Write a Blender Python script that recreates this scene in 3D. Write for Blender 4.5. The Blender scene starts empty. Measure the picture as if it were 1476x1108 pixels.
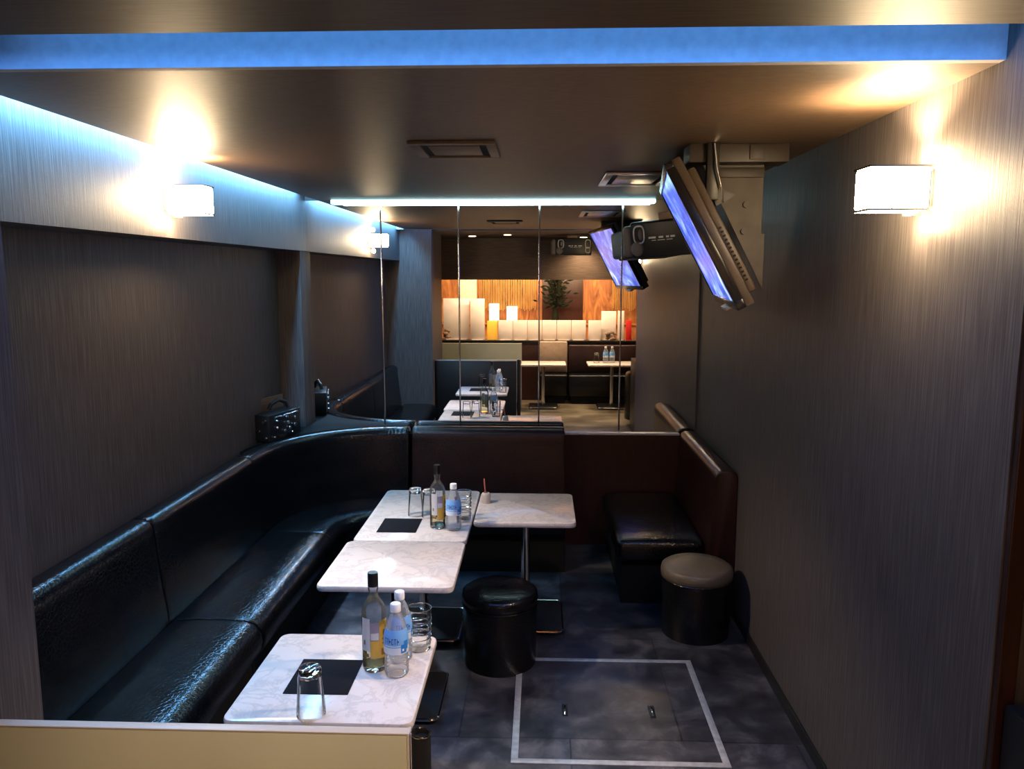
import bpy, bmesh, math, random
from mathutils import Vector, Matrix
random.seed(7)
PI = math.pi
S = bpy.context.scene
COL = S.collection

# ------------------------------------------------------------------ helpers
class MB:
    def __init__(s): s.bm = bmesh.new()
    def _add(s, verts, faces, mi=0):
        vs = [s.bm.verts.new(v) for v in verts]
        out = []
        for f in faces:
            try:
                nf = s.bm.faces.new([vs[i] for i in f]); nf.material_index = mi; out.append(nf)
            except ValueError: pass
        return vs, out
    def box(s, x0, x1, y0, y1, z0, z1, bev=0, seg=2, mi=0, mat=None):
        t = bmesh.new()
        r = bmesh.ops.create_cube(t, size=1)
        for v in t.verts:
            v.co = Vector(((x0+x1)/2+v.co.x*(x1-x0), (y0+y1)/2+v.co.y*(y1-y0), (z0+z1)/2+v.co.z*(z1-z0)))
        if bev: bmesh.ops.bevel(t, geom=list(t.edges), offset=bev, segments=seg, affect='EDGES', profile=.5)
        if mat is not None: bmesh.ops.transform(t, matrix=mat, verts=t.verts)
        s._merge(t, mi); return s
    def _merge(s, t, mi=0):
        t.verts.index_update()
        vs = [s.bm.verts.new(v.co) for v in t.verts]
        for f in t.faces:
            try:
                nf = s.bm.faces.new([vs[v.index] for v in f.verts]); nf.material_index = mi
            except ValueError: pass
        t.free()
    def lathe(s, prof, n=32, c=(0, 0, 0), close=False, mi=0, flute=None, mat=None):
        rings = []
        M = mat or Matrix.Identity(4)
        for (r, z) in prof:
            ring = []
            for k in range(n):
                a = 2*PI*k/n; rr = r
                if flute: rr = r*flute(k, z)
                ring.append(s.bm.verts.new(M @ Vector((c[0]+rr*math.cos(a), c[1]+rr*math.sin(a), c[2]+z))))
            rings.append(ring)
        m = len(rings)
        for i in range(m if close else m-1):
            A, B = rings[i], rings[(i+1) % m]
            for k in range(n):
                f = s.bm.faces.new((A[k], A[(k+1) % n], B[(k+1) % n], B[k])); f.material_index = mi
        if not close:
            f = s.bm.faces.new(list(reversed(rings[0]))); f.material_index = mi
            f = s.bm.faces.new(rings[-1]); f.material_index = mi
        return s
    def cyl(s, c, r, h, n=24, bev=0, mi=0, mat=None):
        if bev: p = [(r-bev, 0), (r-bev*.3, bev*.3), (r, bev), (r, h-bev), (r-bev*.3, h-bev*.3), (r-bev, h)]
        else: p = [(r, 0), (r, h)]
        return s.lathe(p, n, c, mi=mi, mat=mat)
    def tube(s, pts, r, n=10, closed=False, mi=0):
        pts = [Vector(p) for p in pts]; rings = []; m = len(pts)
        up = Vector((0, 0, 1)); prev = None
        for i, p in enumerate(pts):
            if closed: d = (pts[(i+1) % m]-pts[i-1])
            else: d = pts[min(i+1, m-1)]-pts[max(i-1, 0)]
            d.normalize()
            if prev is None:
                a = d.cross(up)
                if a.length < 1e-3: a = d.cross(Vector((1, 0, 0)))
            else: a = prev - d*prev.dot(d)
            a.normalize(); prev = a; b = d.cross(a)
            rings.append([s.bm.verts.new(p+r*(math.cos(2*PI*k/n)*a+math.sin(2*PI*k/n)*b)) for k in range(n)])
        for i in range(m if closed else m-1):
            A, B = rings[i], rings[(i+1) % m]
            for k in range(n):
                f = s.bm.faces.new((A[k], A[(k+1) % n], B[(k+1) % n], B[k])); f.material_index = mi
        if not closed:
            s.bm.faces.new(list(reversed(rings[0]))); s.bm.faces.new(rings[-1])
        return s
    def prism(s, poly, a, b, axis='z', mi=0):
        def P(u, v, w):
            return {'z': (u, v, w), 'y': (u, w, v), 'x': (w, u, v)}[axis]
        n = len(poly)
        vs = [P(u, v, a) for u, v in poly]+[P(u, v, b) for u, v in poly]
        fs = [list(range(n))[::-1], list(range(n, 2*n))]+[[i, (i+1) % n, n+(i+1) % n, n+i] for i in range(n)]
        s._add(vs, fs, mi); return s
    def sweep(s, pts, nrm, prof, shrink=.0, cap=True, mi=0):
        """profile (d,z) carried along a path of (x,y) points with inward normals; the ends are pulled in a little like stuffed upholstery"""
        cd = sum(p[0] for p in prof)/len(prof); cz = sum(p[1] for p in prof)/len(prof)
        rings = []; m = len(pts)
        for i, (p, q) in enumerate(zip(pts, nrm)):
            k = 1-shrink if i in (0, m-1) else (1-shrink*.25 if i in (1, m-2) else 1)
            rings.append([s.bm.verts.new((p[0]+q[0]*(cd+(d-cd)*k), p[1]+q[1]*(cd+(d-cd)*k), cz+(z-cz)*k)) for d, z in prof])
        n = len(prof)
        for i in range(m-1):
            A, B = rings[i], rings[i+1]
            for k in range(n): s.bm.faces.new((A[k], A[(k+1) % n], B[(k+1) % n], B[k]))
        if cap: s.bm.faces.new(list(reversed(rings[0]))); s.bm.faces.new(rings[-1])
        return s
    def patch(s, r, a0, a1, z0, z1, n=10, mi=0, t=.0006, rf=None):
        """thin curved label piece wrapped round a bottle"""
        vs = []; fs = []
        for j, z in enumerate((z0, (z0+z1)/2, z1)):
            R = rf(z) if rf else r
            for i in range(n+1):
                a = a0+(a1-a0)*i/n
                vs.append(((R+t)*math.cos(a), (R+t)*math.sin(a), z))
        for j in range(2):
            for i in range(n):
                a = j*(n+1)+i; fs.append((a, a+1, a+n+2, a+n+1))
        s._add(vs, fs, mi); return s
    def sphere(s, c, r, sc=(1, 1, 1), n=16):
        t = bmesh.new(); bmesh.ops.create_uvsphere(t, u_segments=n, v_segments=n//2, radius=r)
        for v in t.verts: v.co = Vector((c[0]+v.co.x*sc[0], c[1]+v.co.y*sc[1], c[2]+v.co.z*sc[2]))
        s._merge(t); return s
    def build(s, name, mats, parent=None, smooth=35, normals=True):
        if normals: bmesh.ops.recalc_face_normals(s.bm, faces=s.bm.faces)
        me = bpy.data.meshes.new(name); s.bm.to_mesh(me); s.bm.free()
        for m in (mats if isinstance(mats, (list, tuple)) else [mats]): me.materials.append(m)
        if smooth:
            me.polygons.foreach_set('use_smooth', [True]*len(me.polygons))
            me.set_sharp_from_angle(angle=math.radians(smooth))
        o = bpy.data.objects.new(name, me); COL.objects.link(o)
        if parent: o.parent = parent
        return o

def tag(o, label=None, cat=None, group=None, kind=None):
    if label: o['label'] = label
    if cat: o['category'] = cat
    if group: o['group'] = group
    if kind: o['kind'] = kind
    return o
def thing(name, label, cat, loc=(0, 0, 0), rz=0, group=None):
    o = bpy.data.objects.new(name, None); COL.objects.link(o)
    o.location = loc; o.rotation_euler = (0, 0, rz); o.empty_display_size = .1
    return tag(o, label, cat, group)
def struct(name, mb, m, smooth=0):
    return tag(mb.build(name, m, smooth=smooth), kind='structure')
def dup(root, label, loc, rz=0, group=None):
    r = root.copy(); COL.objects.link(r); r.location = loc; r.rotation_euler = (0, 0, rz)
    r['label'] = label
    if group: r['group'] = group
    for ch in list(root.children):
        c = ch.copy(); COL.objects.link(c); c.parent = r
        for g in list(ch.children):
            d = g.copy(); COL.objects.link(d); d.parent = c
    return r

# ------------------------------------------------------------------ materials
def new_mat(name):
    m = bpy.data.materials.new(name); m.use_nodes = True
    nt = m.node_tree; b = nt.nodes['Principled BSDF']
    return m, nt, b
def pbr(name, col, rough=.5, metal=0, spec=.5, coat=0, emis=None, es=0, trans=0, ior=1.45):
    m, nt, b = new_mat(name)
    b.inputs['Base Color'].default_value = (*col, 1); b.inputs['Roughness'].default_value = rough
    b.inputs['Metallic'].default_value = metal; b.inputs['Specular IOR Level'].default_value = spec
    b.inputs['Coat Weight'].default_value = coat; b.inputs['IOR'].default_value = ior
    b.inputs['Transmission Weight'].default_value = trans
    if emis: b.inputs['Emission Color'].default_value = (*emis, 1); b.inputs['Emission Strength'].default_value = es
    return m
def nd(nt, typ, **kw):
    n = nt.nodes.new(typ)
    for k, v in kw.items():
        if k in n.inputs: n.inputs[k].default_value = v
        else: setattr(n, k, v)
    return n
def coords(nt, scale, rot=(0, 0, 0)):
    tc = nd(nt, 'ShaderNodeTexCoord'); mp = nd(nt, 'ShaderNodeMapping')
    mp.inputs['Scale'].default_value = scale; mp.inputs['Rotation'].default_value = rot
    nt.links.new(tc.outputs['Object'], mp.inputs['Vector']); return mp.outputs['Vector']
def ramp(nt, fac, stops):
    r = nd(nt, 'ShaderNodeValToRGB'); e = r.color_ramp.elements
    while len(e) < len(stops): e.new(.5)
    for el, (p, c) in zip(e, stops): el.position = p; el.color = (*c, 1)
    nt.links.new(fac, r.inputs['Fac']); return r.outputs['Color']
def noise_mat(name, scale, stops, rough=.6, bump=.1, detail=6, nscale=1.0, spec=.4, dist=0, coat=0, metal=0, bdist=.002, rrange=None):
    m, nt, b = new_mat(name)
    v = coords(nt, scale)
    n = nd(nt, 'ShaderNodeTexNoise', Scale=nscale, Detail=detail, Distortion=dist); nt.links.new(v, n.inputs['Vector'])
    nt.links.new(ramp(nt, n.outputs['Fac'], stops), b.inputs['Base Color'])
    b.inputs['Roughness'].default_value = rough; b.inputs['Specular IOR Level'].default_value = spec
    b.inputs['Coat Weight'].default_value = coat; b.inputs['Metallic'].default_value = metal
    if rrange:
        mr = nd(nt, 'ShaderNodeMapRange'); mr.inputs['To Min'].default_value = rrange[0]; mr.inputs['To Max'].default_value = rrange[1]
        nt.links.new(n.outputs['Fac'], mr.inputs['Value']); nt.links.new(mr.outputs['Result'], b.inputs['Roughness'])
    if bump:
        bp = nd(nt, 'ShaderNodeBump', Strength=bump, Distance=bdist); nt.links.new(n.outputs['Fac'], bp.inputs['Height'])
        nt.links.new(bp.outputs['Normal'], b.inputs['Normal'])
    return m

M = {}
M['wallpaper'] = noise_mat('strie_wallpaper', (150, 150, 4.5), [(.30, (.058, .051, .050)), (.5, (.092, .081, .079)), (.70, (.142, .126, .122))], rough=.5, bump=.35, detail=8, spec=.35)
M['ceiling'] = noise_mat('brown_ceiling_vinyl', (30, 120, 60), [(.3, (.066, .040, .024)), (.7, (.118, .074, .045))], rough=.48, bump=.07, detail=5, spec=.5)
M['panelwood'] = noise_mat('brown_bulkhead_laminate', (8, 8, 160), [(.3, (.085, .050, .030)), (.7, (.165, .102, .062))], rough=.45, bump=.1)
M['fascia'] = noise_mat('pale_painted_fascia', (40, 40, 40), [(.3, (.30, .31, .33)), (.7, (.36, .37, .39))], rough=.6, bump=.05)
M['maroon'] = noise_mat('maroon_wainscot', (90, 90, 6), [(.3, (.022, .007, .006)), (.7, (.044, .014, .011))], rough=.38, bump=.12)
M['black'] = pbr('black_lacquer', (.012, .011, .011), .4)
M['blackmatte'] = pbr('black_matte', (.010, .010, .010), .7, spec=.2)
M['chrome'] = pbr('chrome', (.82, .82, .82), .12, 1)
M['steel'] = pbr('brushed_steel', (.5, .48, .46), .32, 1)
M['alu'] = noise_mat('worn_aluminium', (30, 30, 30), [(.3, (.48, .49, .52)), (.7, (.68, .69, .72))], rough=.42, metal=.55, bump=.05)
M['mirror'] = pbr('mirror_silver', (.86, .87, .87), .005, 1)
M['seam'] = pbr('mirror_seam_metal', (.55, .52, .50), .22, 1)
M['white'] = pbr('white_plastic', (.92, .92, .92), .35)
M['beige'] = noise_mat('beige_board', (3, 3, 3), [(.3, (.49, .475, .345)), (.7, (.55, .53, .39))], rough=.42, bump=.02)
M['grey'] = pbr('grey_plastic', (.20, .18, .175), .45)
M['darkmat'] = noise_mat('black_woven_mat', (400, 400, 400), [(.3, (.004, .0035, .005)), (.7, (.010, .009, .012))], rough=.85, bump=.2, spec=.15)
M['tvbezel'] = pbr('tv_bezel_gloss_black', (.012, .011, .012), .22)
M['tvback'] = noise_mat('tv_back_plastic', (200, 200, 200), [(.3, (.07, .052, .038)), (.7, (.10, .075, .056))], rough=.42, bump=.1)
M['plate'] = noise_mat('galvanised_plate', (9, 9, 9), [(.3, (.028, .022, .018)), (.7, (.062, .050, .040))], rough=.5, metal=.15, bump=.08)
M['bracket'] = pbr('brown_painted_steel', (.026, .018, .013), .5)
M['paper'] = noise_mat('cream_board', (6, 6, 6), [(.3, (.66, .55, .48)), (.7, (.74, .63, .56))], rough=.6, bump=0)
M['gold'] = pbr('gold_strand', (.62, .38, .12), .3, .7)
M['orangewood'] = noise_mat('orange_grained_wood', (7, 7, 1.6), [(.3, (.13, .038, .012)), (.55, (.30, .11, .035)), (.75, (.46, .20, .06))], rough=.4, bump=.05, dist=2.2)
M['red'] = pbr('red_card', (.55, .02, .02), .45)
M['amber'] = pbr('amber_box', (.75, .36, .04), .4, emis=(1, .5, .06), es=.5)
M['lampshade'] = pbr('lit_lampshade', (.9, .8, .6), .6, emis=(1, .82, .5), es=3.0)
M['plant'] = noise_mat('dark_foliage', (60, 60, 60), [(.3, (.003, .004, .003)), (.7, (.010, .012, .008))], rough=.8, bump=0, spec=.08)
M['dried'] = noise_mat('dried_flowers', (80, 80, 80), [(.3, (.16, .08, .05)), (.7, (.34, .22, .14))], rough=.7, bump=0)
M['tan'] = noise_mat('tan_padded_leather', (20, 20, 20), [(.3, (.32, .22, .16)), (.7, (.42, .30, .22))], rough=.45, bump=.05)
M['pot'] = pbr('greige_ceramic', (.50, .43, .37), .4)
M['stick'] = pbr('red_stick', (.55, .13, .10), .45)
M['sconceglass'] = pbr('lit_glass_brick', (1, .9, .75), .3, emis=(1, .74, .42), es=70)
M['led'] = pbr('cyan_led_diffuser', (.8, .95, 1), .4, emis=(.55, .93, 1), es=5)
M['ledblue'] = pbr('blue_led_diffuser', (.4, .6, 1), .4, emis=(.1, .4, 1), es=6)
M['downlight'] = pbr('warm_downlight', (1, .9, .8), .4, emis=(1, .78, .52), es=8)
M['cap_black'] = pbr('bottle_cap_black', (.012, .011, .011), .3)
M['gold_label'] = pbr('gold_label', (.62, .37, .05), .4, spec=.5)
M['dark_gold'] = pbr('dark_gold_label', (.22, .12, .03), .45)
M['lilac'] = pbr('lilac_grey_label', (.33, .28, .33), .5)
M['silver_label'] = pbr('silver_label', (.60, .60, .62), .4)
M['label_blue'] = pbr('water_label_blue', (.20, .46, .86), .45)
M['label_navy'] = pbr('water_label_navy', (.02, .07, .26), .5)
M['label_royal'] = pbr('water_label_royal', (.03, .22, .66), .5)
M['label_white'] = pbr('water_label_white', (.72, .78, .86), .5)

# leather with a crocodile grain
def leather(name, c0, c1, rough=.21):
    m, nt, b = new_mat(name)
    v = coords(nt, (1, 1, 1))
    vo = nd(nt, 'ShaderNodeTexVoronoi', Scale=48.0, feature='DISTANCE_TO_EDGE'); nt.links.new(v, vo.inputs['Vector'])
    no = nd(nt, 'ShaderNodeTexNoise', Scale=9.0, Detail=4.0); nt.links.new(v, no.inputs['Vector'])
    nt.links.new(ramp(nt, no.outputs['Fac'], [(.3, c0), (.7, c1)]), b.inputs['Base Color'])
    mr = nd(nt, 'ShaderNodeMapRange'); mr.inputs['From Max'].default_value = .12
    nt.links.new(vo.outputs['Distance'], mr.inputs['Value'])
    b1 = nd(nt, 'ShaderNodeBump', Strength=.34, Distance=.0012); nt.links.new(mr.outputs['Result'], b1.inputs['Height'])
    b2 = nd(nt, 'ShaderNodeBump', Strength=.12, Distance=.01); nt.links.new(no.outputs['Fac'], b2.inputs['Height'])
    nt.links.new(b1.outputs['Normal'], b2.inputs['Normal']); nt.links.new(b2.outputs['Normal'], b.inputs['Normal'])
    b.inputs['Roughness'].default_value = rough; b.inputs['Specular IOR Level'].default_value = .38
    return m
M['leather'] = leather('black_croc_leather', (.0035, .0035, .004), (.007, .0065, .007))
M['taupe'] = leather('taupe_vinyl', (.125, .098, .068), (.155, .122, .086), .42)
M['leather_maroon'] = leather('dark_oxblood_leather', (.018, .007, .006), (.032, .012, .010), .3)

def marble():
    m, nt, b = new_mat('cream_marble')
    v = coords(nt, (1, 1, 1))
    n1 = nd(nt, 'ShaderNodeTexNoise', Scale=7.5, Detail=12.0, Roughness=.68, Distortion=.5); nt.links.new(v, n1.inputs['Vector'])
    n2 = nd(nt, 'ShaderNodeTexNoise', Scale=2.4, Detail=4.0); nt.links.new(v, n2.inputs['Vector'])
    veins = ramp(nt, n1.outputs['Fac'], [(.455, (0, 0, 0)), (.492, (.8, .8, .8)), (.50, (1, 1, 1)), (.508, (.8, .8, .8)), (.545, (0, 0, 0))])
    base = ramp(nt, n2.outputs['Fac'], [(.3, (.72, .61, .54)), (.7, (.82, .725, .655))])
    sp = nd(nt, 'ShaderNodeSeparateColor'); nt.links.new(veins, sp.inputs['Color'])
    k = nd(nt, 'ShaderNodeMath', operation='MULTIPLY'); nt.links.new(sp.outputs['Red'], k.inputs[0]); k.inputs[1].default_value = .34
    mx = nd(nt, 'ShaderNodeMix', data_type='RGBA'); nt.links.new(k.outputs[0], mx.inputs['Factor'])
    nt.links.new(base, mx.inputs['A']); mx.inputs['B'].default_value = (.36, .30, .28, 1)
    nt.links.new(mx.outputs['Result'], b.inputs['Base Color'])
    b.inputs['Roughness'].default_value = .16; b.inputs['Specular IOR Level'].default_value = .5
    return m
M['marble'] = marble()

def slate():
    m, nt, b = new_mat('slate_tile_floor')
    v = coords(nt, (1, 1, 1))
    br = nd(nt, 'ShaderNodeTexBrick', Scale=1.0); br.offset = .5
    br.inputs['Brick Width'].default_value = .97; br.inputs['Row Height'].default_value = .97; br.inputs['Mortar Size'].default_value = .004
    br.inputs['Mortar Smooth'].default_value = .2
    mp = nd(nt, 'ShaderNodeMapping'); mp.inputs['Location'].default_value = (.35, -.29, 0); nt.links.new(v, mp.inputs['Vector']); nt.links.new(mp.outputs['Vector'], br.inputs['Vector'])
    br.inputs['Color1'].default_value = (.75, .75, .75, 1); br.inputs['Color2'].default_value = (1.25, 1.25, 1.25, 1); br.inputs['Mortar'].default_value = (.35, .35, .35, 1)
    n = nd(nt, 'ShaderNodeTexNoise', Scale=5.0, Detail=10.0, Roughness=.65, Distortion=.4); nt.links.new(v, n.inputs['Vector'])
    c = ramp(nt, n.outputs['Fac'], [(.34, (.014, .014, .020)), (.5, (.045, .044, .054)), (.62, (.105, .100, .112)), (.75, (.17, .155, .15))])
    mx = nd(nt, 'ShaderNodeMix', data_type='RGBA', blend_type='MULTIPLY'); mx.inputs['Factor'].default_value = 1
    nt.links.new(c, mx.inputs['A']); nt.links.new(br.outputs['Color'], mx.inputs['B'])
    nt.links.new(mx.outputs['Result'], b.inputs['Base Color'])
    mr = nd(nt, 'ShaderNodeMapRange'); mr.inputs['To Min'].default_value = .22; mr.inputs['To Max'].default_value = .42
    nt.links.new(n.outputs['Fac'], mr.inputs['Value']); nt.links.new(mr.outputs['Result'], b.inputs['Roughness'])
    bp = nd(nt, 'ShaderNodeBump', Strength=.12, Distance=.003); nt.links.new(n.outputs['Fac'], bp.inputs['Height']); nt.links.new(bp.outputs['Normal'], b.inputs['Normal'])
    return m
M['slate'] = slate()

M['warmlit_tile'] = noise_mat('warm_lit_stone_tile', (2.2, 2.2, 2.2), [(.35, (.10, .075, .05)), (.5, (.20, .155, .10)), (.65, (.34, .27, .18))], rough=.35, bump=.05, detail=8)  # hall floor tone raised to tan, warm lamp light put into the colour
M['hallceil'] = noise_mat('dark_grained_ceiling', (8, 120, 40), [(.3, (.030, .019, .013)), (.7, (.066, .042, .028))], rough=.5, bump=.08)
def tv_screen():
    m, nt, b = new_mat('lit_tv_picture')
    v = coords(nt, (2.2, 2.2, 3.0), (0, 0, .4))
    n = nd(nt, 'ShaderNodeTexNoise', Scale=1.6, Detail=5.0, Distortion=1.4); nt.links.new(v, n.inputs['Vector'])
    c = ramp(nt, n.outputs['Fac'], [(.30, (.015, .04, .30)), (.47, (.06, .13, .75)), (.60, (.20, .34, 1.0)), (.72, (.75, .88, 1.0))])
    b.inputs['Base Color'].default_value = (.01, .01, .01, 1); b.inputs['Roughness'].default_value = .2
    nt.links.new(c, b.inputs['Emission Color']); b.inputs['Emission Strength'].default_value = 1.35
    return m
M['tvscreen'] = tv_screen()

def clear(name, tint=(1, 1, 1), refl=.9, rough=.03, body=0.0, bcol=(1, 1, 1), blend=.14):
    """thin clear wall: see-through with a Fresnel gloss"""
    m = bpy.data.materials.new(name); m.use_nodes = True; nt = m.node_tree; nt.nodes.clear()
    out = nd(nt, 'ShaderNodeOutputMaterial'); tr = nd(nt, 'ShaderNodeBsdfTransparent'); gl = nd(nt, 'ShaderNodeBsdfGlossy', Roughness=rough)
    tr.inputs['Color'].default_value = (*tint, 1)
    fr = nd(nt, 'ShaderNodeLayerWeight', Blend=blend); mu = nd(nt, 'ShaderNodeMath', operation='MULTIPLY'); mu.inputs[1].default_value = refl
    nt.links.new(fr.outputs['Fresnel'], mu.inputs[0])
    mx = nd(nt, 'ShaderNodeMixShader'); nt.links.new(mu.outputs[0], mx.inputs['Fac']); nt.links.new(tr.outputs[0], mx.inputs[1]); nt.links.new(gl.outputs[0], mx.inputs[2])
    last = mx
    if body:
        df = nd(nt, 'ShaderNodeBsdfDiffuse'); df.inputs['Color'].default_value = (*bcol, 1)
        m2 = nd(nt, 'ShaderNodeMixShader'); m2.inputs['Fac'].default_value = body
        nt.links.new(last.outputs[0], m2.inputs[1]); nt.links.new(df.outputs[0], m2.inputs[2]); last = m2
    nt.links.new(last.outputs[0], out.inputs['Surface']); return m
M['glass'] = pbr('clear_glass', (1, 1, 1), .0, trans=1, ior=1.47)
M['thinglass'] = clear('thin_clear_glass', (.982, .986, .986), .9)
M['pet'] = clear('thin_clear_plastic', (.95, .965, .985), .9, .05, .17, (.84, .88, .95), .2)
M['bottleglass'] = clear('clear_bottle_glass', (.975, .98, .975), .95, .03, .03, (.9, .92, .95), .27)
M['liquor'] = clear('pale_gold_liquor', (.975, .93, .74), .25, .05)

# ------------------------------------------------------------------ dimensions of the place (metres)
ZC = 2.526; ZT = 2.85; XR = 1.146; YM = 5.75; XS = -1.70; XB = -1.88; YF = 2.09; TT = .68

# ------------------------------------------------------------------ the setting
struct('floor', MB().box(-3, 3, 1.6, 6, -.1, 0), M['slate'])
struct('floor_hall', MB().box(-3, 3, -3.4, 1.6, -.1, 0), M['warmlit_tile'])
struct('ceiling', MB().box(-1.604, XR, YF+.03, YM, ZC, ZC+.05), M['ceiling'])
struct('ceiling_hall', MB().box(-3, 3, -3.4, 1.80, ZC, ZC+.05), M['hallceil'])
struct('ceiling_top', MB().box(-3, 3, -3.4, 6, ZT, ZT+.08), M['blackmatte'])
struct('trim_1', MB().box(XS, XR, YF, YF+.03, ZC, ZT), M['fascia'])                     # upright face of the light slot
struct('wall_back', MB().box(-2.2, 1.4, YM+.004, YM+.1, 0, ZT), M['wallpaper'])
struct('wall_left', MB().box(XB-.12, XB, .95, YM, 0, ZT), M['wallpaper'])
struct('wall_left_soffit', MB().box(XB, XS, 1.92, YM, 2.167, ZT), M['wallpaper'])
struct('wall_left_return', MB().box(XB, XS-.01, 5.62, YM, 0, 2.167), M['wallpaper'])
struct('wall_pillar', MB().box(-3, -1.32, .95, 1.92, 0, ZT), M['wallpaper'])
struct('wall_right', MB().box(XR, XR+.14, 1.93, YM, 0, ZT), M['wallpaper'])
struct('wall_right_end', MB().box(XR+.14, 3, 1.93, 2.03, 0, ZT), M['wallpaper'])
struct('trim_2', MB().box(XR+.004, XR+.05, 1.905, 1.93, 0, ZC, .003), M['maroon'])
struct('baseboard_right', MB().box(XR-.012, XR, 1.95, YM, 0, .06, .003), M['black'])
struct('wall_hall_left', MB().box(-3.1, -3, -3.4, .95, 0, ZT), M['panelwood'])
struct('wall_hall_right', MB().box(3, 3.1, -3.4, 1.93, 0, ZT), M['panelwood'])
struct('wall_hall_back', MB().box(-3, 3, -3.5, -3.4, 0, ZT), M['orangewood'])
struct('wall_bulkhead', MB().box(-3, 3, -.36, -.2, 1.926, ZC), M['panelwood'])
# dark panel under the mirror with a pale top moulding, and the shelf in the corner behind the curved bench
struct('wall_wainscot', MB().box(-1.0, XR-.004, 5.715, YM, 0, .835), M['maroon'])
struct('trim_3', MB().box(.18, XR-.13, 5.712, YM, .835, .85, .003), M['alu'])
arc = [(-.98-.9*math.cos(a), 4.78+.9*math.sin(a)) for a in [PI/2*i/14 for i in range(15)]]
struct('trim_4', MB().prism(arc+[(-.98, YM-.002), (-1.70, YM-.002), (-1.70, 5.618), (XB, 5.618)], .0, .90), M['blackmatte'])

# ------------------------------------------------------------------ mirror wall
seams = [-1.722, -1.158, -.596, -.018, .571, 1.13]
ml = ['mirror panel beside the left wall, showing the blue-lit soffit', 'mirror panel second from the left wall, showing the left sconce',
      'mirror panel third from the left wall, showing the reflected tables', 'mirror panel fourth from the left wall, showing the lit counter behind',
      'mirror panel against the right wall, behind the television']
for i in range(5):
    t = thing('mirror_panel', ml[i], 'mirror', (0, 0, 0), 0, 'mirror panels on the back wall')
    MB().box(seams[i], seams[i+1], YM-.008, YM, .85, ZC-.002).build('glass', M['mirror'], t, smooth=0)
    MB().box(seams[i]-.001, seams[i]+.010, YM-.014, YM-.0085, .85, ZC-.03, .002).build('edge_strip', M['seam'], t)
b = MB().box(-1.50, .80, YM-.05, YM-.02, ZC-.028, ZC-.001, .004)
tag(b.build('light_bar', M['led']), 'cyan-white light bar along the top of the mirror', 'light')

# ------------------------------------------------------------------ cove strips
b = MB().box(-1.70, -1.645, 2.15, 5.6, 2.60, 2.612, .002)
tag(b.build('light_strip', M['led']), 'cyan light strip in the gap above the left wall', 'light')
b = MB().box(-1.6, 1.13, 1.80, 1.83, 2.576, 2.59, .002)
tag(b.build('light_strip', M['ledblue']), 'blue light strip in the ceiling slot at the front', 'light')

# ------------------------------------------------------------------ upholstered benches along the left and the mirror
backP = [(.0, .04), (.0, .86), (.012, .893), (.04, .907), (.085, .907), (.115, .893), (.128, .862), (.130, .82), (.150, .60), (.172, .44), (.172, .04)]
seatP = [(.174, .27), (.174, .405), (.20, .424), (.30, .432), (.44, .432), (.53, .428), (.575, .412), (.602, .380), (.610, .335), (.604, .29), (.59, .27)]
baseP = [(.02, .0), (.02, .035), (.174, .035), (.174, .268), (.55, .268), (.55, .0)]
def straight(p, q, n, nrm):
    ts = [0, .008, .03]+[i/n for i in range(1, n)]+[.97, .992, 1]
    L = math.dist(p, q)
    ts = sorted(set([0, .006/L, .03/L, 1-.03/L, 1-.006/L, 1]+[i/n for i in range(1, n)]))
    return [(p[0]+(q[0]-p[0])*t, p[1]+(q[1]-p[1])*t) for t in ts], [nrm]*len(ts)
def corner():
    pts, nr = [], []
    L0 = [(XB+.004, 4.65), (XB+.004, 4.656), (XB+.004, 4.68)]
    for p in L0: pts.append(p); nr.append((1, 0))
    for i in range(0, 29):
        a = PI/2*i/28
        pts.append((-.98-.896*math.cos(a), 4.78+.896*math.sin(a))); nr.append((math.cos(a), -math.sin(a)))
    for x in (-.965, -.956, -.950): pts.append((x, 5.676)); nr.append((0, -1))
    return pts, nr
def bench(label, path, mback='leather', seats=True):
    t = thing('bench_module', label, 'bench', (0, 0, 0), 0, 'black leather bench modules')
    pts, nr = path
    MB().sweep(pts, nr, backP, .03).build('backrest', M[mback], t, smooth=50)
    MB().sweep(pts, nr, seatP, .03).build('seat', M['leather'], t, smooth=50)
    MB().sweep(pts, nr, baseP).build('base', M['blackmatte'], t, smooth=0)
    return t
bench('near bench module along the left wall, beside the front table', straight((XB+.004, 1.94), (XB+.004, 3.395), 6, (1, 0)))
bench('middle bench module along the left wall, between two seat seams', straight((XB+.004, 3.405), (XB+.004, 4.64), 6, (1, 0)))
bench('curved corner bench module where left wall meets mirror', corner())
bench('straight bench module under the mirror, behind the far tables', straight((-.925, 5.70), (.172, 5.70), 5, (0, -1)), 'leather_maroon')
# small button where the back piping meets the wall seam
# right corner seat
t = thing('corner_seat', 'dark square corner seat with backrest against the right wall', 'bench')
pr_, nn_ = straight((XR-.003, 5.70), (XR-.003, 4.50), 5, (-1, 0))
rbP = [(.0, .04), (.0, .83), (.012, .862), (.04, .876), (.09, .876), (.118, .862), (.13, .83), (.132, .78), (.15, .44), (.15, .04)]
MB().sweep(pr_, nn_, rbP, .03).build('backrest', M['leather_maroon'], t, smooth=50)
MB().box(.46, .99, 4.60, 5.70, .27, .42, .045, 4).build('seat', M['leather'], t, smooth=50)
MB().box(.50, .985, 4.66, 5.70, 0, .269).build('base', M['blackmatte'], t, smooth=0)

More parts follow.
